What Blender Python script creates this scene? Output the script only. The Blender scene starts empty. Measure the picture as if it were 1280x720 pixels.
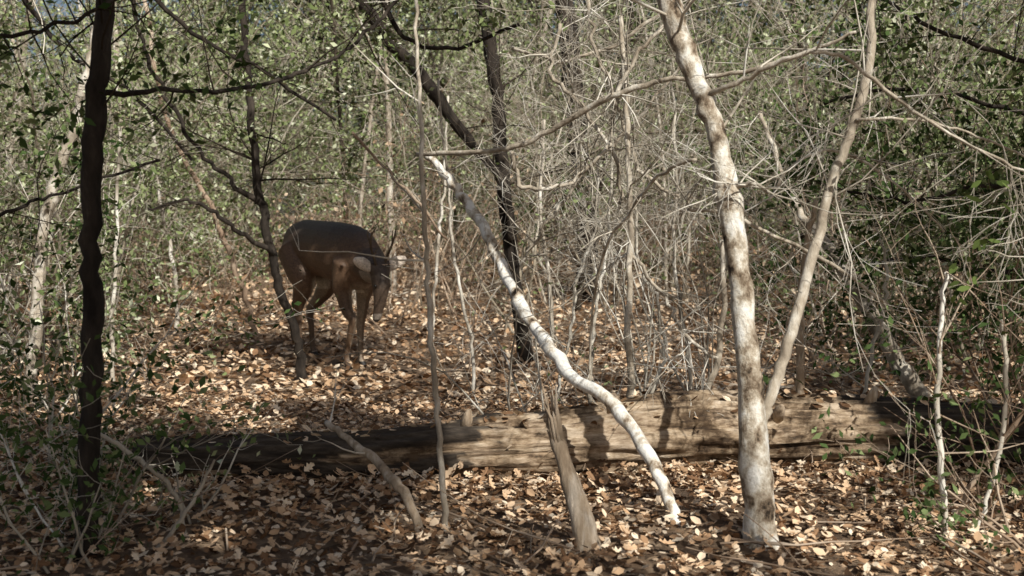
import bpy, math, random
import numpy as np
from mathutils import Vector, noise
random.seed(7); R=np.random.default_rng(7)
sc=bpy.context.scene
F=1372.0; H=1.0; PIT=math.atan(90/F)
# ------------------------------------------------------------------ helpers
def gz(x,y):
    v=0.05*noise.noise(Vector((x*0.55,y*0.55,3.1)))+0.018*noise.noise(Vector((x*2.3,y*2.3,1.7)))
    if y>8: v+=1.1*(1-math.exp(-((y-8)/22.0)))
    return v
def W(px,py,d):
    a=(px-640)/F; b=(360-py)/F
    dy=math.cos(PIT)+b*math.sin(PIT); dz=-math.sin(PIT)+b*math.cos(PIT)
    k=d/dy
    return Vector((a*k,d,H+dz*k))
class MB:
    def __init__(s): s.V=[];s.Fc=[];s.M=[];s.n=0
    def tube(s,pts,rad,n=5,mat=0,cap=True,ell=1.0):
        m=len(pts)
        if m<2: return
        P=np.array([tuple(p) for p in pts],float)
        T=np.gradient(P,axis=0); T/= (np.linalg.norm(T,axis=1)[:,None]+1e-9)
        ref=np.array([0,0,1.0]) if abs(T[0][2])<0.85 else np.array([0,1.0,0])
        U=np.cross(T,ref); U/=(np.linalg.norm(U,axis=1)[:,None]+1e-9)
        for i in range(1,m):
            if np.dot(U[i],U[i-1])<0: U[i]=-U[i]
        Vv=np.cross(T,U)
        a=np.linspace(0,2*math.pi,n,endpoint=False)
        rad=np.array(rad,float)
        ring=P[:,None,:]+rad[:,None,None]*(np.cos(a)[None,:,None]*U[:,None,:]+ell*np.sin(a)[None,:,None]*Vv[:,None,:])
        base=s.n
        s.V.append(ring.reshape(-1,3)); s.n+=m*n
        for i in range(m-1):
            for j in range(n):
                k=(j+1)%n
                s.Fc.append((base+i*n+j,base+i*n+k,base+(i+1)*n+k,base+(i+1)*n+j))
                s.M.append(mat)
        if cap:
            s.Fc.append(tuple(base+j for j in range(n))[::-1]); s.M.append(mat)
            s.Fc.append(tuple(base+(m-1)*n+j for j in range(n))); s.M.append(mat)
    def leaves(s,C,L,Wd,mat=1,flat=0.0,template=None):
        C=np.asarray(C,float)
        N=len(C)
        if N==0: return
        nrm=R.normal(size=(N,3)); nrm[:,2]=np.abs(nrm[:,2])+flat
        nrm/=np.linalg.norm(nrm,axis=1)[:,None]
        t=R.normal(size=(N,3)); t-= (t*nrm).sum(1)[:,None]*nrm; t/=np.linalg.norm(t,axis=1)[:,None]
        b=np.cross(nrm,t)
        sz=R.uniform(0.55,1.35,N)
        if template is None: template=LEAF4
        TV,TF=template
        cur=R.uniform(-1,1.6,N)
        out=C[:,None,:]+ (TV[None,:,0:1]*L*sz[:,None,None])*t[:,None,:]+(TV[None,:,1:2]*Wd*sz[:,None,None])*b[:,None,:]+(TV[None,:,2:3]*L*(sz*cur)[:,None,None])*nrm[:,None,:]
        base=s.n; k=len(TV)
        s.V.append(out.reshape(-1,3)); s.n+=N*k
        for f in TF:
            arr=(np.array(f)[None,:]+base+np.arange(N)[:,None]*k)
            s.Fc.extend(map(tuple,arr.tolist())); s.M.extend([mat]*N)
    def obj(s,name,mats,smooth=True,parent=None):
        me=bpy.data.meshes.new(name)
        V=np.concatenate(s.V) if s.V else np.zeros((0,3))
        me.from_pydata(V.tolist(),[],s.Fc)
        for m in mats: me.materials.append(m)
        me.polygons.foreach_set('material_index',s.M)
        me.polygons.foreach_set('use_smooth',[smooth]*len(s.Fc))
        me.update()
        o=bpy.data.objects.new(name,me); sc.collection.objects.link(o)
        if parent: o.parent=parent
        return o
def quadmesh(name,V,Q,M,mats):
    me=bpy.data.meshes.new(name); me.vertices.add(len(V)); me.vertices.foreach_set('co',V.astype(np.float32).ravel())
    me.loops.add(Q.size); me.loops.foreach_set('vertex_index',Q.astype(np.int32).ravel())
    me.polygons.add(len(Q)); me.polygons.foreach_set('loop_start',np.arange(0,Q.size,4,dtype=np.int32)); 
    me.polygons.foreach_set('material_index',M.astype(np.int32))
    for m in mats: me.materials.append(m)
    me.update(calc_edges=True)
    o=bpy.data.objects.new(name,me); sc.collection.objects.link(o); return o
LEAF4=(np.array([[-.5,0,0],[0,-.5,.12],[.5,0,0],[0,.5,.12]]),[(0,1,2,3)])
ol=np.array([[-.5,0],[-.33,-.2],[-.22,-.42],[-.08,-.2],[.1,-.5],[.2,-.2],[.38,-.3],[.5,0],[.38,.3],[.2,.2],[.1,.5],[-.08,.2],[-.22,.42],[-.33,.2]])
z=0.35*np.abs(ol[:,1])+0.6*ol[:,0]**2
OAK=(np.column_stack([ol,z]),[(0,1,2,3,4,5,6,7),(7,8,9,10,11,12,13,0)])
ol2=np.array([[-.5,0],[-.15,-.45],[.25,-.35],[.5,0],[.25,.35],[-.15,.45]])
OAL=(np.column_stack([ol2,0.45*np.abs(ol2[:,1])+0.7*ol2[:,0]**2]),[(0,1,2,3),(3,4,5,0)])

def cat(pts,rad,sub=5,jit=0.0):
    P=[Vector(p) for p in pts]; n=len(P); o=[];r=[]
    for i in range(n-1):
        p0=P[max(i-1,0)];p1=P[i];p2=P[i+1];p3=P[min(i+2,n-1)]
        for k in range(sub):
            t=k/sub
            q=0.5*((2*p1)+(p2-p0)*t+(2*p0-5*p1+4*p2-p3)*t*t+(3*p1-p0-3*p2+p3)*t**3)
            if jit and not(i==0 and k==0): q=q+Vector([random.gauss(0,jit) for _ in range(3)])
            o.append(q); r.append(rad[i]*(1-t)+rad[i+1]*t)
    o.append(P[-1]); r.append(rad[-1])
    return o,r
def rv(s=1.0): return Vector([random.gauss(0,s) for _ in range(3)])
def grow(mb,p,d,L,r,lvl,mat=0,leaf=None,kids=(4,7),wander=0.22,up=0.02,leafn=10,spread=0.9,sides=None,rmin=0.0009,crook=1.0,seg=4,lj=.035):
    n=max(3 if lvl<=0 else 4,int(4+L*seg)); d=d.normalized(); pts=[p.copy()]; q=p.copy(); dirs=[d.copy()]
    for i in range(n):
        d=(d+rv(wander*crook*0.6)+Vector((0,0,up))).normalized()
        q=q+d*(L/n); pts.append(q.copy()); dirs.append(d.copy())
    rad=[max(rmin,r*(1-0.75*i/n)) for i in range(n+1)]
    mb.tube(pts,rad,sides or (6 if r>0.01 else 4 if r>0.004 else 3),mat,cap=False)
    if lvl<=0:
        if leaf is not None:
            for k in range(leafn):
                i=random.randint(0,n); leaf.append(tuple(pts[i]+rv(lj)))
        return
    for k in range(random.randint(*kids)):
        i=random.randint(1,n)
        dd=(dirs[i]*random.uniform(0.3,1)+rv(spread*0.6)).normalized()
        grow(mb,pts[i],dd,L*random.uniform(0.35,0.65),rad[i]*0.6,lvl-1,mat,leaf,kids,wander,up,leafn,spread,rmin=rmin,crook=crook,seg=seg,lj=lj)
# ------------------------------------------------------------------ materials
def mat(name): 
    m=bpy.data.materials.new(name); m.use_nodes=True; nt=m.node_tree
    return m,nt,nt.nodes['Principled BSDF']
def ramp(nt,stops,fac):
    r=nt.nodes.new('ShaderNodeValToRGB'); e=r.color_ramp.elements
    while len(e)<len(stops): e.new(0.5)
    for k,(p,c) in enumerate(stops): e[k].position=p; e[k].color=(*c,1)
    nt.links.new(fac,r.inputs[0]); return r
def noi(nt,scale,detail=5,rough=.6,vec=None):
    n=nt.nodes.new('ShaderNodeTexNoise'); n.inputs['Scale'].default_value=scale; n.inputs['Detail'].default_value=detail; n.inputs['Roughness'].default_value=rough
    if vec is not None: nt.links.new(vec,n.inputs['Vector'])
    return n
def bark(name,stops,scale=14,stretch=(1,1,0.35),bump=0.6,dist=0.01,fine=60):
    m,nt,b=mat(name)
    tc=nt.nodes.new('ShaderNodeTexCoord'); mp=nt.nodes.new('ShaderNodeMapping'); mp.inputs['Scale'].default_value=stretch
    nt.links.new(tc.outputs['Object'],mp.inputs[0])
    n=noi(nt,scale,8,.65,mp.outputs[0]); r=ramp(nt,stops,n.outputs['Fac'])
    nt.links.new(r.outputs[0],b.inputs['Base Color']); b.inputs['Roughness'].default_value=.9
    b.inputs['Specular IOR Level'].default_value=.2
    n2=noi(nt,fine,6,.7,mp.outputs[0]); bp=nt.nodes.new('ShaderNodeBump'); bp.inputs['Strength'].default_value=bump; bp.inputs['Distance'].default_value=dist
    nt.links.new(n2.outputs['Fac'],bp.inputs['Height']); nt.links.new(bp.outputs[0],b.inputs['Normal'])
    return m
def simple(name,stops,scale=4,island=False,trans=0):
    m=bpy.data.materials.new(name); m.use_nodes=True; nt=m.node_tree; nt.nodes.remove(nt.nodes['Principled BSDF'])
    d=nt.nodes.new('ShaderNodeBsdfDiffuse'); out=nt.nodes['Material Output']
    if island:
        g=nt.nodes.new('ShaderNodeNewGeometry'); f=g.outputs['Random Per Island']
    else:
        tc=nt.nodes.new('ShaderNodeTexCoord'); f=noi(nt,scale,2,.5,tc.outputs['Object']).outputs['Fac']
    r=ramp(nt,stops,f); nt.links.new(r.outputs[0],d.inputs[0])
    if trans:
        t=nt.nodes.new('ShaderNodeBsdfTranslucent'); nt.links.new(r.outputs[0],t.inputs[0]); mx=nt.nodes.new('ShaderNodeMixShader'); mx.inputs[0].default_value=trans
        nt.links.new(d.outputs[0],mx.inputs[1]); nt.links.new(t.outputs[0],mx.inputs[2]); nt.links.new(mx.outputs[0],out.inputs[0])
    else: nt.links.new(d.outputs[0],out.inputs[0])
    return m
M_tree=bark('mottled_bark',[(.36,(.04,.03,.022)),(.42,(.22,.165,.115)),(.49,(.48,.41,.32)),(.55,(.72,.67,.58)),(.63,(.90,.88,.83))],15,(1,1,.7),.9,.012)
M_white=bark('pale_bark',[(.34,(.05,.035,.025)),(.40,(.32,.25,.18)),(.46,(.62,.56,.47)),(.53,(.88,.86,.81))],13,(1,1,.6))
M_pale=bark('grey_bark',[(.3,(.20,.16,.12)),(.5,(.45,.39,.31)),(.66,(.80,.76,.68))],14,(1,1,.5))
M_twig=simple('twig_bark',[(.3,(.28,.24,.19)),(.5,(.54,.49,.41)),(.7,(.84,.81,.74))])
M_btwig=simple('thicket_twig',[(.3,(.14,.11,.08)),(.5,(.34,.295,.225)),(.7,(.74,.69,.59))],1.5)
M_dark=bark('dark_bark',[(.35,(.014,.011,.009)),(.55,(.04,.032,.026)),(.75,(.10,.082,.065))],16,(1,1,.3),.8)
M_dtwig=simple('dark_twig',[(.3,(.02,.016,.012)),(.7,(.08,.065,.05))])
M_brown=simple('brown_twig',[(.3,(.15,.10,.07)),(.5,(.32,.235,.17)),(.7,(.56,.46,.36))])
M_wood=bark('broken_wood',[(.3,(.16,.11,.07)),(.5,(.42,.33,.24)),(.7,(.74,.66,.56))],20,(1,1,.12),.9)
M_leaf=simple('evergreen_leaf',[(0,(.085,.12,.04)),(.45,(.20,.245,.105)),(.8,(.35,.395,.215)),(1,(.66,.69,.53))],island=True)
M_leafd=simple('holly_leaf',[(0,(.03,.055,.018)),(.6,(.085,.13,.045)),(1,(.25,.30,.14))],island=True)
M_leafb=simple('bright_leaf',[(0,(.12,.17,.05)),(1,(.24,.32,.10))],island=True,trans=.3)
M_dry=simple('dry_leaf',[(0,(.24,.16,.10)),(.5,(.44,.31,.205)),(1,(.66,.53,.39))],island=True)
M_lit=simple('fallen_leaf',[(0,(.08,.045,.026)),(.2,(.26,.15,.085)),(.4,(.52,.34,.205)),(.7,(.75,.55,.37)),(1,(.90,.77,.60))],island=True)
M_soil,nt,b=mat('forest_floor')
tc=nt.nodes.new('ShaderNodeTexCoord')
vo=nt.nodes.new('ShaderNodeTexVoronoi'); vo.inputs['Scale'].default_value=16; nt.links.new(tc.outputs['Object'],vo.inputs['Vector'])
n=noi(nt,40,6,.7,tc.outputs['Object'])
r1=ramp(nt,[(.25,(.05,.033,.02)),(.5,(.16,.105,.062)),(.75,(.34,.24,.15))],n.outputs['Fac'])
sp=nt.nodes.new('ShaderNodeSeparateColor'); nt.links.new(vo.outputs['Color'],sp.inputs[0])
r2=ramp(nt,[(0,(.10,.06,.035)),(.5,(.33,.22,.14)),(1,(.55,.40,.27))],sp.outputs[0])
mx=nt.nodes.new('ShaderNodeMix'); mx.data_type='RGBA'; mx.inputs[0].default_value=.5
nt.links.new(r1.outputs[0],mx.inputs[6]); nt.links.new(r2.outputs[0],mx.inputs[7]); nt.links.new(mx.outputs[2],b.inputs['Base Color'])
b.inputs['Roughness'].default_value=.95
bp=nt.nodes.new('ShaderNodeBump'); bp.inputs['Distance'].default_value=.03; nt.links.new(n.outputs['Fac'],bp.inputs['Height']); nt.links.new(bp.outputs[0],b.inputs['Normal'])
# ------------------------------------------------------------------ sun + sky
EL=math.radians(40); AZ=math.radians(28)
S=Vector((math.sin(AZ)*math.cos(EL),-math.cos(AZ)*math.cos(EL),math.sin(EL)))
ld=bpy.data.lights.new('sun','SUN'); ld.energy=5; ld.angle=math.radians(.5); ld.color=(1,.96,.87)
lo=bpy.data.objects.new('sun',ld); sc.collection.objects.link(lo); lo.rotation_euler=S.to_track_quat('Z','Y').to_euler(); lo.location=(4,-6,8)
w=bpy.data.worlds.new('World'); sc.world=w; w.use_nodes=True; wn=w.node_tree
sk=wn.nodes.new('ShaderNodeTexSky'); sk.sky_type='NISHITA'; sk.sun_disc=False; sk.sun_elevation=EL; sk.sun_rotation=math.pi-AZ; sk.dust_density=3.5
bg=wn.nodes['Background']; wn.links.new(sk.outputs[0],bg.inputs[0]); bg.inputs[1].default_value=.075
# ------------------------------------------------------------------ camera
cd=bpy.data.cameras.new('camera'); cd.sensor_width=36; cd.lens=36*F/1280; cd.clip_end=1000; cd.clip_start=.05
cd.dof.use_dof=True; cd.dof.focus_distance=4.6; cd.dof.aperture_fstop=4.0
co=bpy.data.objects.new('camera',cd); sc.collection.objects.link(co); co.location=(0,0,H); co.rotation_euler=(math.pi/2-PIT,0,0); sc.camera=co
# ------------------------------------------------------------------ ground
def axis(lo,hi,st,far):
    a=list(np.arange(lo,hi+1e-6,st)); k=st; v=hi; 
    while v<far: k*=1.35; v+=k; a.append(v)
    k=st; v=lo; pre=[]
    while v>-far: k*=1.35; v-=k; pre.append(v)
    return pre[::-1]+a
xs=axis(-6,6,.09,400); ys=axis(1.5,14,.09,400)
V=[(x,y,gz(x,y) + (0.012*noise.noise(Vector((x*7,y*7,9))) if abs(x)<9 and y<18 else 0)) for y in ys for x in xs]
nx=len(xs); Fc=[(j*nx+i,j*nx+i+1,(j+1)*nx+i+1,(j+1)*nx+i) for j in range(len(ys)-1) for i in range(nx-1)]
me=bpy.data.meshes.new('ground'); me.from_pydata(V,[],Fc); me.materials.append(M_soil); me.polygons.foreach_set('use_smooth',[True]*len(Fc))
g=bpy.data.objects.new('ground',me); sc.collection.objects.link(g)
# ------------------------------------------------------------------ leaf litter
mb=MB()
def scatter(n,x0,x1,y0,y1,L,tmpl,hz=.05,fl=1.0):
    C=[]
    for _ in range(n):
        y=random.uniform(y0,y1); x=random.uniform(x0,x1)*(1 if y<6 else y/6)
        C.append((x,y,gz(x,y)+.008+random.random()**2*hz))
    mb.leaves(C,L,L*.62,0,fl,tmpl)
scatter(15000,-3.0,3.0,1.8,6,.044,OAK,.035,1.7)
scatter(27000,-3.0,3.0,1.8,6,.034,OAL,.035,1.5)
scatter(24000,-4.2,4.2,6,11,.055,OAL,.05,1.3)
scatter(9000,-4.4,4.4,11,18,.09,OAL,.09)
C=[]
for _ in range(2200):
    x=random.uniform(-2.2,3.4); y=4.1+random.choice([-.18,.2])+random.gauss(0,.07)+.06*x*.5
    C.append((x,y,gz(x,y)+.01+random.random()*.07))
mb.leaves(C,.045,.03,0,.9,OAK)
mb.obj('leaf_litter',[M_lit],False)
mb=MB()
for _ in range(420):
    y=random.uniform(2.6,9); x=random.uniform(-.55,.55)*y; a=random.uniform(0,6.28)
    grow(mb,Vector((x,y,gz(x,y)+.03)),Vector((math.cos(a),math.sin(a),.05)),random.uniform(.15,.7),random.uniform(.002,.006),random.choice([0,1]),0,kids=(1,3),up=0,rmin=.0012)
mb.obj('fallen_twigs',[M_brown])
# ------------------------------------------------------------------ fallen log (left bark tone doubles as shade, right end is painted shade, weathered between)
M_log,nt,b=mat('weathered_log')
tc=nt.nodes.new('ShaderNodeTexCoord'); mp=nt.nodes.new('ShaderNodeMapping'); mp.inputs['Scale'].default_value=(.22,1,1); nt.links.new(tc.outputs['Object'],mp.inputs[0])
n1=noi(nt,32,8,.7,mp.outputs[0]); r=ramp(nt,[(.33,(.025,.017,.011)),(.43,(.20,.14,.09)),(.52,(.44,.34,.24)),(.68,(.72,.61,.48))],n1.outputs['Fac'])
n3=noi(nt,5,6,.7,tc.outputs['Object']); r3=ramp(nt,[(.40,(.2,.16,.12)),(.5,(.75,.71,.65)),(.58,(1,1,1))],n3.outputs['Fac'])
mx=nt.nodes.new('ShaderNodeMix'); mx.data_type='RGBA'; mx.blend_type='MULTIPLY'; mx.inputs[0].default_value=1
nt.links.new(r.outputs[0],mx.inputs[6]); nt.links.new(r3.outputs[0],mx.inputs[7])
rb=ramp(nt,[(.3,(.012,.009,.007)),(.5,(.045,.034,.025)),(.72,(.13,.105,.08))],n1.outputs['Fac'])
at=nt.nodes.new('ShaderNodeVertexColor'); at.layer_name='bark'  # mask for left bark and the shade painted into the log colour
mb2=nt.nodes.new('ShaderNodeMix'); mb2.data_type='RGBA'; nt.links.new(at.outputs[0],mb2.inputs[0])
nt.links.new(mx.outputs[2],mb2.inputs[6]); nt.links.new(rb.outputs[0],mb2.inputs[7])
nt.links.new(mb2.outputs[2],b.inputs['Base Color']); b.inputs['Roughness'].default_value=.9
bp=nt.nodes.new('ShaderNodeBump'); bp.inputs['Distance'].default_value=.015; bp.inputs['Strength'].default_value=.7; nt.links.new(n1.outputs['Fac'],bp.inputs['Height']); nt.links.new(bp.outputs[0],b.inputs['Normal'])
lx0,lx1=-1.42,3.6
def logc(t):
    x=lx0+(lx1-lx0)*t
    y=4.2+.05*x+.04*math.sin(x*1.3)
    r=.088+.05*min(1,(x-lx0)/2.0)+.012*math.sin(x*2.1)
    return x,y,gz(x,y)+r*.86,r
V=[];Fc=[];BARK_SHADE=[];NS=340;NR=76
for i in range(NS+1):
    t=i/NS; x,y,zc,r=logc(t)
    for j in range(NR):
        a=2*math.pi*j/NR; c,s_=math.cos(a),math.sin(a)
        k=1+.18*noise.noise(Vector((x*1.3,c*1.5,s_*1.5)))+.16*noise.noise(Vector((x*1.1,c*6,s_*6)))+.10*noise.noise(Vector((x*4,c*14,s_*14)))
        cr=noise.noise(Vector((x*.6+7,c*4.5,s_*4.5)))
        if abs(cr)<.06: k-=.20*(1-abs(cr)/.06)
        pl=noise.noise(Vector((x*1.6+3,c*1.7,s_*1.7+5)))
        if pl>.12: k-=.09
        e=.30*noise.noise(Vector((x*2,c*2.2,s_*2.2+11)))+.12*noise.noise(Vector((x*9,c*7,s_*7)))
        bark_shade=1.0 if (x+e<-.12 or x+e*1.3>1.45) else 0.0  # dark left bark and dark right end stand in for shade
        if pl>.30 and x<1.2: bark_shade=0
        k+=.07*bark_shade
        BARK_SHADE.append(bark_shade)
        dx=0
        if i==0: k*=.75; dx=.02+.05*noise.noise(Vector((c*4,s_*4,2)))
        V.append((x+dx,y+c*r*k,zc+s_*r*k))
for i in range(NS):
    for j in range(NR):
        k=(j+1)%NR; Fc.append((i*NR+j,i*NR+k,(i+1)*NR+k,(i+1)*NR+j))
V.append((lx0+.06,logc(0)[1],logc(0)[2])); V.append((lx1,logc(1)[1],logc(1)[2])); BARK_SHADE+=[0,0]
for j in range(NR):
    k=(j+1)%NR; Fc.append((len(V)-2,k,j)); Fc.append((len(V)-1,NS*NR+j,NS*NR+k))
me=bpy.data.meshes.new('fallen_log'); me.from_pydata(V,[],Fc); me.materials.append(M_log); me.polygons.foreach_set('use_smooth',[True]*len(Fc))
ca=me.color_attributes.new('bark','FLOAT_COLOR','POINT'); ca.data.foreach_set('color',[q for v_ in BARK_SHADE for q in (v_,v_,v_,1)])
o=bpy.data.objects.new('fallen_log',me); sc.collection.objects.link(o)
mb=MB()
for x in (-.2,.35,1.02,1.38,2.1):
    t=(x-lx0)/(lx1-lx0); X,Y,Z,r=logc(t)
    a=random.uniform(.4,1.4); d=Vector((random.uniform(-.3,.3),-math.cos(a),math.sin(a)))
    mb.tube([Vector((X,Y,Z))+d*r*.8,Vector((X,Y,Z))+d*(r+.03),Vector((X,Y,Z))+d*(r+.06)],[.028,.02,.008],8,0)
C=[]
for _ in range(420):
    x=random.uniform(-1.3,3); X,Y,Z,r=logc((x-lx0)/(lx1-lx0)); a=random.gauss(1.5,.45); C.append((X,Y+math.cos(a)*r*1.02,Z+math.sin(a)*r*1.06))
mb.leaves(C,.04,.026,1,1.5,OAL)
kn=mb.obj('knots_and_caught_leaves',[M_wood,M_lit],parent=o)
# ------------------------------------------------------------------ stems
def stem(name,pts,mat,leaf=None,sides=12,jit=0,twigs=0,tl=.5,tlvl=1,tm=None,root=True,tr=.004,leafn=6,lsz=.03,lm=None,frm=.15,tdir=None,sub=6,bumpy=.06,kids=(2,4)):
    P=[W(p[0],p[1],p[3]) for p in pts]; rad=[p[2]/2/F*p[3] for p in pts]
    if root:
        z0=gz(P[0].x,P[0].y)
        if P[0].z>z0+.02: P.insert(0,Vector((P[0].x,P[0].y,z0-.06)))
        if len(P)>len(rad): rad.insert(0,rad[0]*1.25)
    Q,r=cat(P,rad,sub,jit)
    r=[v*(1+bumpy*noise.noise(q*9)*2) for v,q in zip(r,Q)]
    mb=MB(); mb.tube(Q,r,sides,0)
    lv=[]
    for k in range(twigs):
        i=random.randint(int(len(Q)*frm),len(Q)-1)
        ax=(Q[min(i+1,len(Q)-1)]-Q[i-1]).normalized()
        d=(rv(.8)+ax*.5); 
        if tdir: d+=Vector(tdir)
        grow(mb,Q[i],d,tl*random.uniform(.5,1.3),min(tr,r[i]*.6),tlvl,1,lv if leaf else None,kids,leafn=leafn)
    if lv: mb.leaves(lv,lsz,lsz*.5,2)
    return mb.obj(name,[mat,tm or mat,lm or M_leaf])
t1=stem('pale_bark_tree',[(955,700,42,3.25),(945,580,37,3.3),(932,420,31,3.35),(915,270,30,3.42),(893,160,29,3.5),(862,80,27,3.55),(835,0,25,3.6),(800,-120,24,3.7),(780,-320,20,3.8)],M_tree,sides=20,jit=.003,twigs=12,tl=.8,tlvl=2,tm=M_twig,tr=.006,frm=.45,sub=8,bumpy=.16)
t2=stem('forked_sapling',[(952,530,12,3.32),(962,500,14,3.36),(985,430,14,3.4),(1010,340,13,3.45),(1038,235,13,3.5),(1065,160,12,3.52),(1085,90,11,3.55),(1090,0,10,3.6),(1095,-100,9,3.6)],M_pale,jit=.003,twigs=11,tl=.7,tlvl=2,tm=M_twig,root=False,frm=.4)
t2.name='side_stem'; t2.parent=t1
LB=[(868,680,15,3.4),(842,640,16,3.45),(812,570,18,3.6),(770,510,18,3.8),(705,458,17,4.05),(665,405,16,4.3),(635,350,15,4.5),(610,295,14,4.7),(580,248,12,4.9),(555,215,10,5.0),(530,190,8,5.05)]
stem('leaning_sapling',LB,M_white,jit=.005,twigs=5,tl=.5,tlvl=1,tm=M_twig,frm=.6,bumpy=.14)
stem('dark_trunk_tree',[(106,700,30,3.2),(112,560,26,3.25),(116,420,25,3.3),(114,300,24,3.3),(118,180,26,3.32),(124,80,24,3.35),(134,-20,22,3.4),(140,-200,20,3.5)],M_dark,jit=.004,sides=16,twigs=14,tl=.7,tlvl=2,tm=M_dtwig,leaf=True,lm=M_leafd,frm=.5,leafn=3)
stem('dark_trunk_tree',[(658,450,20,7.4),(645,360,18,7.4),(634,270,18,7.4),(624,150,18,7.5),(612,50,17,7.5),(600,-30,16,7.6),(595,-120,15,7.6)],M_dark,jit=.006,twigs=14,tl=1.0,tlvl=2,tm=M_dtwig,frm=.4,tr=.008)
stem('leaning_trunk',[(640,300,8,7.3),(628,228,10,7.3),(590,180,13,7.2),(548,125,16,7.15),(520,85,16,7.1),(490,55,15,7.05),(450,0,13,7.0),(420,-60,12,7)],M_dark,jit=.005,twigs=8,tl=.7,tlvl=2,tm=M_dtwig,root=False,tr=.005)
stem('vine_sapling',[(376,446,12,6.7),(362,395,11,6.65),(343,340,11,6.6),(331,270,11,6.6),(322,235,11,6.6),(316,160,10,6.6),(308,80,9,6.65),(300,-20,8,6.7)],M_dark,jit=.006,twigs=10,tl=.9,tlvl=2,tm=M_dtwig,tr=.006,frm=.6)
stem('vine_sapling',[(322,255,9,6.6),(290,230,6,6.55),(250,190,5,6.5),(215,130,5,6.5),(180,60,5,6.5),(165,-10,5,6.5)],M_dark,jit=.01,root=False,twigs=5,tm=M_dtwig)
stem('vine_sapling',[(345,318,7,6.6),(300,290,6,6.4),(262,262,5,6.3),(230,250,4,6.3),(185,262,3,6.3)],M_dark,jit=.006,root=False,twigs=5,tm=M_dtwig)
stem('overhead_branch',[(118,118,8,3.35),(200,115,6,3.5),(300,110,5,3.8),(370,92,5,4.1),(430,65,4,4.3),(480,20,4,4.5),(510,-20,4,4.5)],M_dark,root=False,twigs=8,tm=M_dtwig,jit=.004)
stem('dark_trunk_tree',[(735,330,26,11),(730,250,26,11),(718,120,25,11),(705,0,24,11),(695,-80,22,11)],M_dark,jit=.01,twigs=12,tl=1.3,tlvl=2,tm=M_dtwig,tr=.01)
BT=[(38,470,15,6.0),(48,380,15,6.0),(52,300,14,6.0),(70,225,14,6.0),(98,140,13,6.0),(118,60,12,6.0),(130,-40,11,6.1)]
stem('background_trunk',BT,M_pale,jit=.008,twigs=10,tl=.9,tlvl=2,tm=M_twig)
stem('background_trunk',[(320,420,7,8.6),(300,350,7,8.6),(275,290,7,8.6),(262,255,7,8.6),(210,150,6,8.6),(180,0,5,8.6)],M_brown,jit=.010,twigs=9,tl=.8,tlvl=2,tm=M_brown,frm=.3)
LS=[(1168,520,24,5.3),(1130,465,22,5.3),(1100,412,20,5.35),(1065,352,17,5.4),(1035,310,14,5.5),(1000,262,9,5.7),(975,210,7,5.8),(950,140,5,6)]
stem('leaning_sapling',LS,M_pale,jit=.006,twigs=10,tl=.8,tlvl=2,tm=M_twig)
stem('sapling',[(556,665,9,3.45),(553,600,8,3.45),(547,520,7,3.45),(541,430,7,3.45),(534,340,6,3.5),(530,250,6,3.5),(524,130,5,3.55),(520,0,4,3.6)],M_pale,jit=.003,twigs=6,tl=.35,tm=M_twig,frm=.6)
stem('sapling',[(785,560,9,4.45),(788,480,9,4.45),(786,400,8,4.45),(788,300,8,4.5),(786,220,7,4.5),(783,120,7,4.55),(775,20,6,4.6)],M_pale,jit=.004,twigs=14,tl=.7,tlvl=2,tm=M_twig,frm=.3)
stem('sapling',[(884,560,8,4.4),(884,500,8,4.4),(898,440,8,4.4),(905,370,7,4.4),(902,300,6,4.4)],M_pale,jit=.004,twigs=6,tm=M_twig,frm=.5)
stem('sapling',[(1001,560,12,4.35),(1001,490,12,4.35),(1000,420,10,4.4),(1005,330,8,4.4),(1020,250,6,4.4)],M_wood,jit=.003,twigs=8,tl=.5,tm=M_twig,frm=.5)
stem('sapling',[(1182,680,8,3.3),(1178,600,8,3.3),(1172,500,7,3.35),(1176,400,6,3.4),(1182,340,5,3.4)],M_twig,jit=.003,twigs=8,tl=.35,tm=M_brown)
stem('sapling',[(1222,660,5,3.4),(1245,580,6,3.4),(1258,480,6,3.4),(1252,400,6,3.4)],M_twig,jit=.003,twigs=5,tl=.35,tm=M_brown)
stem('sapling',[(1190,650,6,3.5),(1225,590,6,3.5),(1275,520,6,3.5),(1330,440,6,3.5)],M_brown,jit=.003,twigs=4,tl=.4,tm=M_brown,root=False)
for pts in ([(736,485,5,4.9),(742,420,5,4.9),(752,350,4,4.9),(762,280,4,4.9),(765,160,3,4.9)],
            [(700,470,4,5.2),(712,420,4,5.2),(722,350,4,5.2),(740,300,3,5.2),(748,200,3,5.2)],
            [(812,500,5,4.8),(830,440,5,4.8),(822,380,4,4.8),(800,330,4,4.8),(795,240,3,4.8)],
            [(862,460,5,5.4),(850,380,5,5.4),(842,300,4,5.4),(846,200,4,5.4),(838,100,3,5.4)],
            [(590,430,4,6.2),(578,380,4,6.2),(566,300,4,6.2),(560,220,3,6.2),(548,100,3,6.2)],
            [(690,400,5,8),(684,330,5,8),(676,260,4,8),(680,150,4,8)],
            [(1080,500,5,4.9),(1100,400,5,4.9),(1108,340,4,4.9),(1090,260,3,4.9)],
            [(540,400,4,8.6),(545,340,4,8.6),(550,280,4,8.6),(556,220,3,8.6),(560,120,3,8.6)],
            [(140,430,5,6.4),(142,360,5,6.4),(146,270,4,6.4),(150,160,4,6.4)],
            [(220,370,5,9),(215,320,5,9),(200,250,4,9),(190,150,4,9)]):
    stem('slender_stem',pts,M_twig,jit=.006,twigs=5,tl=.35,tlvl=1,tm=M_twig,sides=6,frm=.3)
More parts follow.
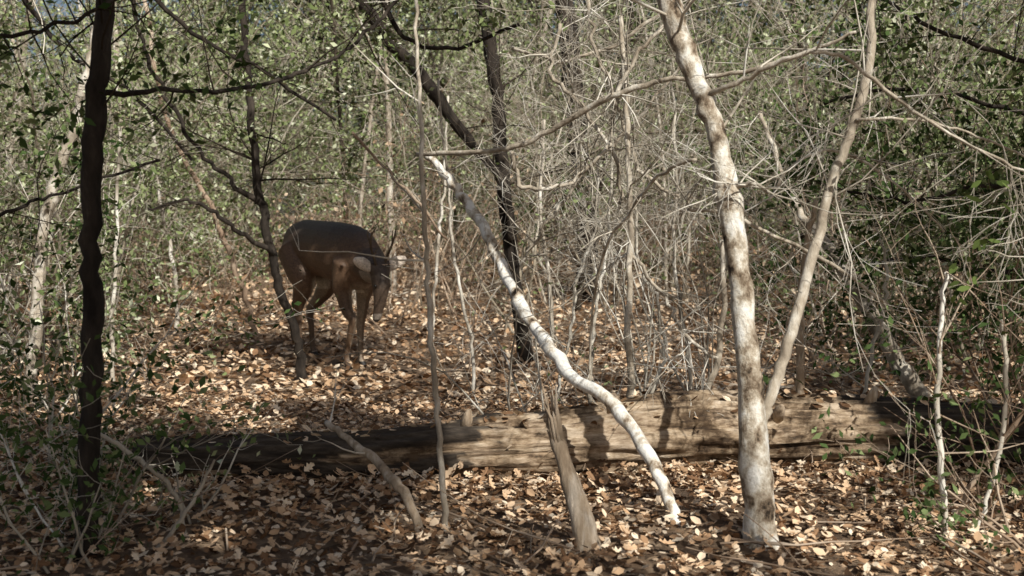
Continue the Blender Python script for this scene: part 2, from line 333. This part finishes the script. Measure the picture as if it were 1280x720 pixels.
stem('curved_branch',[(528,668,13,3.35),(508,622,13,3.4),(478,585,12,3.5),(440,552,10,3.6),(408,528,8,3.7)],M_wood,jit=.003,twigs=3,tl=.3,tm=M_twig,bumpy=.1)
stem('curved_branch',[(228,645,5,3.4),(212,610,6,3.4),(175,575,6,3.4),(135,548,6,3.4),(100,528,4,3.4)],M_twig,jit=.003,twigs=4,tl=.3,tm=M_twig)
stem('curved_branch',[(170,720,6,3.2),(215,665,6,3.3),(245,620,5,3.4),(268,575,3,3.4)],M_twig,jit=.003,twigs=3,tl=.3,tm=M_twig)
ARCS=([(522,193,7,4.9),(590,190,7,4.7),(655,180,7,4.6),(720,145,8,4.5),(765,120,8,4.4),(830,100,7,4.3),(900,95,6,4.2),(990,72,5,4.1),(1070,40,4,4)],
          [(860,262,5,4),(910,268,5,4),(980,300,5,4),(1040,330,5,4),(1110,380,4,4)],
          [(640,190,6,4.6),(650,230,6,4.6),(690,235,5,4.6),(730,215,5,4.6),(765,180,5,4.6)],
          [(885,120,8,3.5),(940,95,6,3.4),(1000,68,6,3.3),(1060,75,5,3.3),(1130,130,5,3.3),(1200,175,4,3.3),(1290,220,4,3.3)],
          [(1070,150,4,3.5),(1140,150,4,3.5),(1210,165,3,3.5),(1290,200,3,3.5)],
          [(918,235,8,3.42),(940,228,6,3.38),(960,240,4,3.34)],
          [(790,320,5,4.5),(830,370,5,4.5),(860,420,5,4.4),(900,450,4,4.4)],
          [(770,120,6,4.5),(800,60,6,4.5),(850,20,5,4.5),(880,-20,5,4.5)],
          [(700,30,5,4.8),(690,90,5,4.8),(730,140,5,4.7),(770,200,5,4.6),(775,260,4,4.6)],
          [(650,330,4,5),(690,270,5,5),(745,200,5,5),(800,150,5,5),(860,60,4,5)],
          [(640,60,4,5.2),(700,75,5,5.2),(760,60,5,5.2),(820,20,5,5.2),(850,-30,5,5.2)],
          [(735,0,5,5),(745,60,5,5),(772,130,5,5),(800,210,5,5),(850,250,4,5)],
          [(960,250,4,4.2),(1000,200,4,4.2),(1050,190,4,4.2),(1120,230,3,4.2),(1180,290,3,4.2)],
          [(870,200,5,3.5),(830,215,5,3.6),(790,260,4,3.8),(750,330,4,4),(740,420,3,4.2),(735,500,3,4.3)])
for a in ARCS:
    nearer=min(p[3] for p in a)<4.3
    stem('twig_branch',a,M_pale,root=False,jit=.003 if nearer else .007,twigs=7 if nearer else 14,tl=.42 if nearer else .5,tlvl=2,tm=M_twig,frm=.05,sides=6,tr=.0036,kids=(3,4))
stem('twig_branch',[(440,165,4,6),(480,210,4,6),(520,250,4,6),(560,300,3,6)],M_brown,root=False,jit=.006,twigs=3,tl=.3,tlvl=1,tm=M_brown,sides=6,frm=.6)
mb=MB()
Q,r=cat([W(738,705,3.2),W(728,650,3.22),W(712,600,3.25),W(700,560,3.27),W(690,535,3.28)],[.040,.033,.028,.025,.018],6)
mb.tube(Q,[v*(1+.25*noise.noise(q*25)) for v,q in zip(r,Q)],18,0)
for k in range(11):
    a=k*.6; o_=Vector((math.cos(a),math.sin(a),0))*.015
    p=Q[-6]+o_; mb.tube([p,p+Vector((-.015,0,.08)),p+Vector((-.03+random.gauss(0,.012),0,.09+random.random()*.11))],[.009,.006,.001],5,0)
mb.obj('splintered_stump',[M_wood])
# ------------------------------------------------------------------ merged thickets
def shrub(h,leafn,lsz,stems,lvl,wander=.25,kids=(3,5),lean=.35,r=.012,wide=.35,lj=.05,seg=3,rmin=.002):
    mb=MB(); lv=[]
    for k in range(stems):
        p=Vector((random.gauss(0,wide*.5),random.gauss(0,wide*.5),-.05))
        d=Vector((random.gauss(0,lean),random.gauss(0,lean),1))
        grow(mb,p,d,h*random.uniform(.7,1.15),r*random.uniform(.6,1.3),lvl,0,lv,kids,wander,.04,leafn,1.0,rmin=rmin,lj=lj,seg=seg)
    if leafn: mb.leaves(lv,lsz,lsz*.55,1)
    return np.concatenate(mb.V),np.array(mb.Fc),np.array(mb.M)
class Thicket:
    def __init__(s): s.V=[];s.Q=[];s.M=[];s.n=0
    def add(s,T,x,y,sc_,mo=0):
        V,Q,M=T; a=random.uniform(0,6.28); c,s_=math.cos(a),math.sin(a)
        X=V*np.array([sc_,sc_,sc_*random.uniform(.85,1.2)])
        X=np.column_stack([X[:,0]*c-X[:,1]*s_+x,X[:,0]*s_+X[:,1]*c+y,X[:,2]+gz(x,y)])
        s.V.append(X);s.Q.append(Q+s.n);s.M.append(M+mo);s.n+=len(V)
    def obj(s,name,mats): 
        Q=np.concatenate(s.Q); print(name,len(Q)); return quadmesh(name,np.concatenate(s.V),Q,np.concatenate(s.M),mats)
TH=[shrub(3.2,16,.048,4,3,kids=(3,4),rmin=.003,lj=.06) for _ in range(4)]
TB=[shrub(1.2,2,.05,6,2,kids=(3,4),r=.008,wide=.5,rmin=.0025) for _ in range(3)]
TP=[shrub(3.0,1,.05,4,3,kids=(3,4),r=.014,rmin=.0025) for _ in range(3)]
TF=[shrub(7.5,18,.11,3,3,kids=(4,6),r=.05,lean=.2,wide=.8,rmin=.006,lj=.16,seg=1.5) for _ in range(3)]
th=Thicket()
for k in range(52):
    y=random.uniform(10.5,18); x=random.uniform(-.56,.56)*y
    if -.26<x/y<-.08 and y<12.5: continue
    th.add(random.choice(TH),x,y,random.uniform(.6,1.2))
for k in range(16):
    y=random.uniform(7,10); x=random.choice([random.uniform(-.6,-.36),random.uniform(.25,.6)])*y
    th.add(random.choice(TH),x,y,random.uniform(.7,1.0))
for k in range(32):
    y=random.uniform(8.5,16); x=random.uniform(-.5,.42)*y
    if -.26<x/y<-.08 and y<12: continue
    th.add(random.choice(TP),x,y,random.uniform(.7,1.15))
th.obj('background_thicket',[M_btwig,M_leaf])
tb_=Thicket()
for k in range(80):
    y=random.uniform(9.3,16); x=random.uniform(-.55,.55)*y
    tb_.add(random.choice(TB),x,y,random.uniform(.6,1.1))
tb_.obj('brown_undergrowth',[M_brown,M_dry])
tf=Thicket()
for k in range(34):
    y=random.uniform(21,38); x=random.uniform(-.62,.62)*y
    tf.add(random.choice(TF),x,y,random.uniform(.65,1.1))
for x,y in ((-1.5,22),(1.0,23),(3.2,22),(0,27),(5.5,24),(-2.5,28)): tf.add(random.choice(TF),x,y,1.05)
tf.obj('distant_evergreens',[M_dtwig,M_leaf])
mb=MB()
for k in range(42):
    y=random.uniform(9.5,24); x=random.uniform(-.52,.52)*y; r=random.uniform(.012,.05)
    p=Vector((x,y,gz(x,y)-.05)); d=Vector((random.gauss(0,.14),random.gauss(0,.1),1))
    grow(mb,p,d,random.uniform(4,8),r,2,random.choice([0,1,1]),None,(3,5),.10,.03,rmin=.003,spread=.8,seg=2)
mb.obj('distant_tree_trunks',[M_dtwig,M_pale])
# ------------------------------------------------------------------ near shrubs
def nearbush(name,x,y,h,stems,lvl,leafn,lsz,lm,tm=M_twig,kids=(3,5),lean=.4,r=.006):
    mb=MB(); lv=[]
    for k in range(stems):
        p=Vector((x+random.gauss(0,.08),y+random.gauss(0,.08),gz(x,y)-.03))
        grow(mb,p,Vector((random.gauss(0,lean),random.gauss(0,lean),1)),h*random.uniform(.6,1.2),r,lvl,0,lv,kids,.25,.02,leafn,1.0)
    mb.leaves(lv,lsz,lsz*.5,1)
    mb.obj(name,[tm,lm])
nearbush('evergreen_shrub',-1.42,3.4,.6,6,2,7,.034,M_leafd)
nearbush('evergreen_shrub',-1.75,4.2,.8,6,2,8,.036,M_leafd)
nearbush('evergreen_shrub',-1.15,3.5,.35,5,1,7,.034,M_leaf)
nearbush('evergreen_shrub',-1.3,3.1,.4,5,2,6,.032,M_leafd)
nearbush('evergreen_shrub',-2.3,5.3,1.3,5,2,12,.036,M_leaf)
nearbush('evergreen_shrub',-3.1,6.6,1.8,4,3,9,.04,M_leaf,kids=(3,4))
nearbush('evergreen_shrub',2.2,4.9,1.9,4,3,12,.04,M_leafd,kids=(3,4),tm=M_brown)
nearbush('evergreen_shrub',2.7,5.9,2.4,4,3,14,.045,M_leafd,kids=(3,4),tm=M_brown)
nearbush('evergreen_shrub',1.95,6.8,2.4,4,3,13,.045,M_leafd,kids=(3,4),tm=M_brown)
nearbush('evergreen_shrub',1.62,3.6,.9,4,2,8,.035,M_leafd,lean=.25,tm=M_brown)
nearbush('evergreen_shrub',1.55,3.25,.5,3,2,8,.03,M_leafd,tm=M_brown)
nearbush('evergreen_shrub',1.95,4.0,1.2,4,2,12,.036,M_leafd,tm=M_brown)
nearbush('bare_shrub',.55,4.8,1.6,3,3,0,.03,M_leaf,kids=(3,4))
nearbush('bare_shrub',.15,5.2,1.1,4,2,0,.03,M_leaf)
nearbush('bare_shrub',1.0,5.4,1.9,4,3,0,.03,M_leaf,kids=(3,4))
nearbush('bare_shrub',.8,6.5,2.2,4,3,1,.03,M_leaf,kids=(3,4))
nearbush('bare_shrub',-.3,7.0,1.2,3,2,0,.03,M_leaf,tm=M_brown)
nearbush('bare_shrub',-2.6,7.9,1.8,4,3,4,.04,M_leaf,tm=M_brown,kids=(3,4))
nearbush('bare_shrub',-3.3,7.6,1.8,4,3,6,.04,M_leaf,tm=M_brown,kids=(3,4))
for k in range(16):
    y=random.uniform(4.6,9); x=random.uniform(-.42,.45)*y
    if -.27<x/y<-.08: continue
    nearbush('woody_seedling',x,y,random.uniform(.3,.9),3,1,1,.03,M_leaf,tm=random.choice([M_brown,M_twig]),r=.004)
mb=MB(); lv=[]
for q in ((1215,330),(1240,220),(1225,300),(1205,360),(1250,260)):
    p=W(q[0],q[1],3.1)
    grow(mb,W(1300,q[1]-10,3.15),p-W(1300,q[1]-10,3.15),.28,.0025,0,0)
    for _ in range(5): lv.append(tuple(p+rv(.03)))
mb.leaves(lv,.045,.022,1,0,OAL); mb.obj('fresh_leaf_spray',[M_twig,M_leafb])
def spray(pts,n,tl,lm,dn,lsz=.035,name='hanging_branch',m=M_dark,tm=M_dtwig):
    stem(name,pts,m,leaf=True,root=False,twigs=n,tl=tl,tlvl=2,tm=tm,lm=lm,leafn=dn,lsz=lsz,frm=0,jit=.006,sides=6,tr=.003)
spray([(-60,60,7,3),(40,40,6,3.1),(120,10,5,3.2),(190,-30,4,3.3)],8,.35,M_leafd,7)
spray([(1340,90,7,3.9),(1230,60,6,4.0),(1140,20,5,4.1),(1060,-30,4,4.2)],12,.45,M_leafd,9)
spray([(1340,250,7,4.2),(1240,230,6,4.3),(1150,250,5,4.4),(1060,240,4,4.5)],16,.45,M_leafd,11)
spray([(1340,160,7,4.6),(1240,130,6,4.7),(1130,110,5,4.8),(1030,130,4,5)],14,.5,M_leaf,10)
spray([(1340,330,7,5.2),(1240,340,6,5.3),(1150,320,5,5.4),(1080,330,4,5.5)],14,.5,M_leafd,12)
spray([(-60,300,6,4.6),(20,260,5,4.7),(80,240,4,4.8),(200,200,4,5)],8,.5,M_leafd,6)
spray([(460,-40,7,5.5),(500,40,6,5.5),(560,60,5,5.5),(650,30,4,5.5)],9,.5,M_leaf,11)
spray([(160,-40,7,6),(240,40,6,6),(330,90,5,6),(420,150,4,6)],10,.6,M_leaf,12)
spray([(0,-40,7,6.5),(80,60,6,6.5),(170,120,5,6.5),(240,200,4,6.5)],10,.6,M_leaf,12)
# ------------------------------------------------------------------ deer
def ell_loft(mb,secs,n=24):
    base=mb.n; V=[]
    for (x,zc,ry,rz) in secs:
        for j in range(n):
            a=2*math.pi*j/n; V.append((x,ry*math.cos(a),zc+rz*math.sin(a)))
    mb.V.append(np.array(V)); mb.n+=len(V)
    m=len(secs)
    for i in range(m-1):
        for j in range(n):
            k=(j+1)%n; mb.Fc.append((base+i*n+j,base+(i+1)*n+j,base+(i+1)*n+k,base+i*n+k)); mb.M.append(0)
    mb.Fc.append(tuple(base+j for j in range(n))); mb.M.append(0)
    mb.Fc.append(tuple(base+(m-1)*n+j for j in range(n))[::-1]); mb.M.append(0)
def limb(mb,pts,rad,sub=6,n=14,ell=1.0):
    Q,r=cat(pts,rad,sub); 
    Q=[Q[0]+(Q[0]-Q[1]).normalized()*r[0]*.6]+Q+[Q[-1]+(Q[-1]-Q[-2]).normalized()*r[-1]*.6]; r=[r[0]*.5]+r+[r[-1]*.5]
    mb.tube(Q,r,n,0,ell=ell)
mb=MB()
ell_loft(mb,[(-.53,.80,.04,.06),(-.50,.80,.10,.12),(-.44,.79,.138,.165),(-.34,.785,.158,.19),(-.2,.785,.155,.185),(0,.77,.162,.195),(.15,.75,.16,.205),(.28,.73,.145,.21),(.38,.72,.12,.19),(.46,.715,.09,.14),(.50,.715,.05,.08)])
limb(mb,[(.30,0,.75),(.42,.0,.70),(.52,-.02,.675),(.60,-.04,.66),(.645,-.05,.64)],[.14,.125,.10,.08,.064],n=18)
limb(mb,[(.635,-.05,.65),(.67,-.06,.58),(.668,-.065,.49),(.65,-.07,.41),(.635,-.075,.36)],[.060,.057,.041,.030,.025],n=18)
def hind(s,dx,dk):
    limb(mb,[(-.36,s*.085,.76),(-.30+dk,s*.105,.62),(-.26+dk,s*.11,.53),(-.36+dx*.6,s*.11,.42),(-.455+dx,s*.105,.335),(-.44+dx,s*.105,.22),(-.43+dx,s*.105,.09),(-.40+dx,s*.105,.035),(-.375+dx,s*.105,.012)],[.12,.10,.076,.046,.031,.021,.019,.023,.020])
hind(1,-.04,0); hind(-1,.16,.06)
def fore(s,dx,lift=0):
    limb(mb,[(.31,s*.08,.70),(.27,s*.09,.56),(.26+dx*.3,s*.09,.48),(.28+dx*.6,s*.088,.38),(.30+dx,s*.085,.29+lift),(.30+dx-lift*.9,s*.085,.18+lift*.5),(.295+dx-lift*1.5,s*.085,.08+lift*.25),(.32+dx-lift*1.5,s*.085,.035+lift*.1),(.34+dx-lift*1.5,s*.085,.012)],[.095,.07,.050,.036,.029,.020,.018,.023,.020])
fore(1,-.10,0); fore(-1,.08,.05)
limb(mb,[(-.50,0,.86),(-.555,0,.80),(-.58,0,.70),(-.575,0,.60)],[.03,.035,.035,.02],n=12)
for s in(1,-1):  # broad, flat ears held out to the sides
    limb(mb,[(.635,-.05+s*.045,.675),(.635,-.05+s*.08,.69),(.64,-.05+s*.125,.71),(.645,-.05+s*.165,.725),(.65,-.05+s*.195,.735)],[.011,.0155,.0175,.013,.006],n=12,ell=2.5)
deer=mb.obj('deer_body',[])
md=deer.modifiers.new('r','REMESH'); md.mode='VOXEL'; md.voxel_size=.0075; md.use_smooth_shade=True
ms=deer.modifiers.new('s','SMOOTH'); ms.iterations=5; ms.factor=.5
dg=bpy.context.evaluated_depsgraph_get(); me=bpy.data.meshes.new_from_object(deer.evaluated_get(dg)); deer.modifiers.clear(); deer.data=me
ca=me.color_attributes.new('coat','FLOAT_COLOR','POINT')
def sm(a,b,v): t=max(0,min(1,(v-a)/(b-a))); return t*t*(3-2*t)
def mixc(a,b,t): return [a[i]*(1-t)+b[i]*t for i in range(3)]
cols=[]
for v in me.vertices:
    x,y,zz=v.co; nn=noise.noise(v.co*9)*.3+noise.noise(v.co*40)*.25
    c=[.125,.075,.046]
    c=mixc(c,[.055,.045,.038],sm(.76,.95,zz+nn*.08))
    if x<.55 : c=mixc(c,[.5,.44,.36],sm(.60,.54,zz+nn*.03)*(1-sm(.06,.10,abs(y)))*(1 if x<.3 else .3))
    if zz<.5 and x<.5: c=mixc(c,[.12,.075,.046],.8)
    if zz<.5 and x<.5 and abs(y)<.08: c=mixc(c,[.34,.28,.21],.5)
    if zz<.045 and x<.6: c=[.015,.013,.012]
    if x<-.53 and zz<.82: c=mixc(c,[.6,.56,.5],.5 if zz>.62 else .9)
    if x>.40 and zz<.80: c=mixc(c,[.06,.043,.032],sm(.40,.50,x)*.8)
    if x>.5 and zz<.66:
        if x<.63 and zz>.42: c=mixc(c,[.42,.37,.32],.45)
        if zz<.40: c=mixc(c,[.32,.28,.24],.6)
        if zz<.362: c=[.015,.013,.012]
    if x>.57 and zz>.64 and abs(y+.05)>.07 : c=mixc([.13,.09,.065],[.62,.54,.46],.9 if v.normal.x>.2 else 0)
    k=1+nn*.6; cols+= [c[0]*k,c[1]*k,c[2]*k,1]
ca.data.foreach_set('color',cols)
M_fur,nt,b=mat('deer_fur'); at=nt.nodes.new('ShaderNodeVertexColor'); at.layer_name='coat'
tc=nt.nodes.new('ShaderNodeTexCoord'); n=noi(nt,90,5,.7,tc.outputs['Object'])
r=ramp(nt,[(.3,(.55,.55,.55)),(.7,(1.4,1.4,1.4))],n.outputs['Fac']); mx=nt.nodes.new('ShaderNodeMix'); mx.data_type='RGBA'; mx.blend_type='MULTIPLY'; mx.inputs[0].default_value=1
nt.links.new(at.outputs[0],mx.inputs[6]); nt.links.new(r.outputs[0],mx.inputs[7]); nt.links.new(mx.outputs[2],b.inputs['Base Color'])
b.inputs['Roughness'].default_value=.55; b.inputs['Specular IOR Level'].default_value=.45
bp=nt.nodes.new('ShaderNodeBump'); bp.inputs['Distance'].default_value=.006; bp.inputs['Strength'].default_value=.5; nt.links.new(n.outputs['Fac'],bp.inputs['Height']); nt.links.new(bp.outputs[0],b.inputs['Normal'])
me.materials.clear(); me.materials.append(M_fur); me.polygons.foreach_set('use_smooth',[True]*len(me.polygons))
def empty(n):
    e=bpy.data.objects.new(n,None); sc.collection.objects.link(e); return e
D=empty('white_tailed_deer'); deer.parent=D; deer.name='body'
M_ant=bark('antler_bone',[(.3,(.06,.042,.03)),(.6,(.15,.11,.075))],20)
mb=MB()
for s in(1,-1):
    o_=-.05
    def tn(p,r,n=8):
        Q,rr=cat(p,r,5); mb.tube(Q,rr,n,0)
    tn([(.65,o_+s*.03,.685),(.65,o_+s*.045,.74),(.66,o_+s*.075,.81),(.685,o_+s*.085,.88),(.72,o_+s*.07,.935)],[.0105,.009,.0075,.006,.002])
    tn([(.663,o_+s*.08,.83),(.65,o_+s*.09,.875),(.655,o_+s*.09,.91)],[.006,.0045,.0015])
    tn([(.652,o_+s*.05,.75),(.675,o_+s*.05,.78),(.685,o_+s*.045,.80)],[.006,.0045,.0015])
mb.obj('antlers',[M_ant],parent=D)
M_eye,nt,b=mat('deer_eye'); b.inputs['Base Color'].default_value=(.01,.008,.006,1); b.inputs['Roughness'].default_value=.1
mb=MB()
for s in(1,-1):
    c=Vector((.685,-.06+s*.049,.57)); mb.tube([c+Vector((0,0,k)) for k in(-.013,-.008,0,.008,.013)],[.003,.010,.013,.010,.003],10,0)
mb.obj('eyes',[M_eye],parent=D)
DX,DY=(416-640)/F*7.3,7.3
D.location=(DX,DY,gz(DX,DY)); RD=-50; D.rotation_euler=(0,0,math.radians(RD))
# ------------------------------------------------------------------ overstorey out of view, crowns shaped to cast the shade and sun patches
keep=[]
for p in LB[:9]: keep.append((W(p[0],p[1],p[3]),.10))
for p in BT[1:6]: keep.append((W(p[0],p[1],p[3]),.12))
for p in LS[:4]: keep.append((W(p[0],p[1],p[3]),.10))
for px,py,d in((945,640,3.3),(940,580,3.3),(940,520,3.3),(932,420,3.35),(925,340,3.4),(915,270,3.42),(905,210,3.45),(893,160,3.5),(862,80,3.55)): keep.append((W(px,py,d),.13))
for px,py,d in((985,430,3.4),(1038,235,3.5),(1065,160,3.5)): keep.append((W(px,py,d),.07))
for px,py,d in((738,670,3.2),(715,600,3.25)): keep.append((W(px,py,d),.09))
for x in np.arange(0,1.3,.12): keep.append((Vector((x,4.1,.2)),.24))
for x,y,r in((.1,3.6,.38),(.45,3.5,.42),(.6,3.9,.4),(.2,3.9,.3),(-.1,3.3,.3),(.9,3.7,.35),(1.0,3.4,.32),(.75,3.1,.32),(1.5,3.35,.2),(.3,3.05,.32),(-.9,3.3,.07),(-1.25,3.75,.07),(-1.95,6.3,.3),(-1.5,5.5,.18),(-1.1,6.3,.25),(-1.9,7.4,.25),(-.7,7.4,.3),(-.2,8.3,.35),(.6,7.4,.3),(1.4,6.6,.3),(2.4,6.0,.35),(-1.2,5.1,.15),(-2.2,5.4,.2),(.2,6.2,.2),(1.8,7.6,.4),(-2.6,7.2,.3),(-.6,5.6,.15),(-1.6,6.9,.2)):
    keep.append((Vector((x,y,.03)),r))
Rz=math.radians(RD)
def dl(x,y,z): return Vector((DX+x*math.cos(Rz)-y*math.sin(Rz),DY+x*math.sin(Rz)+y*math.cos(Rz),z))
for q,r in (((.30,-.12,.62),.05),((.12,-.16,.66),.045),((.15,-.16,.55),.05),((.65,.11,.71),.06),((-.3,-.12,.85),.03),((.30,-.1,.25),.06),((-.2,-.1,.2),.05),((-.1,-.15,.70),.03)): keep.append((dl(*q),r))
for a in ARCS[:1]+ARCS[6:12]:
    for p in a: keep.append((W(p[0],p[1],p[3]),.15))
KP=np.array([tuple(k[0]) for k in keep]); KR=np.array([k[1] for k in keep]); SN=np.array(S)
def ok(c):
    if c[1]>0 and c[2]<1.35+.26*c[1]: return False
    v=c-KP; t=v@SN; dd=np.linalg.norm(v-t[:,None]*SN,axis=1)
    return not ((dd<KR+.05)&(t>0)).any()
nodes=[]
for _ in range(9000):
    x=random.uniform(-6,8); y=random.uniform(-7,4.0); zz=random.uniform(2.9,5.4)
    c=np.array([x,y,zz])
    if not ok(c): continue
    gx=x-S.x/S.z*zz; gy=y-S.y/S.z*zz
    if gy>9.5 or gy<1: continue
    f=noise.noise(Vector((gx*1.3,gy*1.0,5)))+.5*noise.noise(Vector((gx*3.3,gy*2.6,8)))
    thr=-.35 if gy<5.2 else -.03
    if gx>1.3 and gy<9: thr=-.3
    if f<thr: continue
    nodes.append(c)
def shade(n,fn):
    for _ in range(n):
        p=fn(); zz=random.uniform(2.9,5.2)
        c=np.array(p+S*((zz-p.z)/S.z))
        if ok(c): nodes.append(c)
U_=random.uniform
shade(900,lambda:Vector((U_(-1.7,-.25),U_(4.0,4.35),U_(0,.3))))
shade(1500,lambda:Vector((U_(-2.0,-.25),U_(2.7,4.2),0)))
shade(600,lambda:Vector((U_(1.4,2.6),U_(4.1,4.5),U_(0,.3))))
shade(700,lambda:Vector((U_(1.2,2.8),U_(4.5,6.5),U_(0,.4))))
shade(650,lambda:Vector((DX+U_(-.5,.5),DY+U_(-.5,.4),U_(.3,1.0))))
shade(300,lambda:Vector((U_(-1.0,-1.4),3.3,U_(.2,2))))
shade(700,lambda:Vector((U_(-1.6,1.0),U_(4.5,5.6),0)))
nodes=np.array(nodes)
C=np.repeat(nodes,20,axis=0)+R.normal(size=(len(nodes)*20,3))*.10
v=C[:,None,:]-KP[None,:,:]; t=v@SN; dd=np.linalg.norm(v-t[...,None]*SN,axis=2)
C=C[~((dd<KR+.01)&(t>0)).any(axis=1)]
trunks=[(-3.2,-1.5),(3.6,-2.4),(-1.2,-5),(5.5,1.0),(-5.2,1.5),(.6,-7.5),(6.2,-5)]
tb=[MB() for _ in trunks]
T=np.array(trunks)
own=np.argmin(((C[:,None,:2]-T[None])**2).sum(2),axis=1); ownn=np.argmin(((nodes[:,None,:2]-T[None])**2).sum(2),axis=1)
for i,(x,y) in enumerate(trunks):
    p0=Vector((x,y,gz(x,y)-.1)); Q,r=cat([p0,p0+Vector((.05,.03,1.5)),p0+Vector((-.05,.1,3.2)),p0+Vector((.1,0,5.8))],[.15,.12,.09,.03],6)
    tb[i].tube(Q,r,12,0)
    nn=nodes[ownn==i]
    for c in nn[::30]:
        c=Vector(c); s0=Vector((x,y,max(1.9,c.z-1.2))); m_=(s0+c)/2+Vector((0,0,.25))+rv(.12)
        if m_.y>0 and m_.z<1.4+.26*m_.y: continue
        Q,r=cat([s0,m_,c],[.013,.008,.003],4); tb[i].tube(Q,r,5,0,cap=False)
    tb[i].leaves(C[own==i],.075,.042,1)
    tb[i].obj('unseen_shade_tree',[M_dark,M_leafd])  # unseen tree, leaf clumps set along sun rays to darken chosen spots
print('canopy leaves',len(C),'nodes',len(nodes))
sc.view_settings.view_transform='Standard'; sc.view_settings.look='None'; sc.view_settings.exposure=0
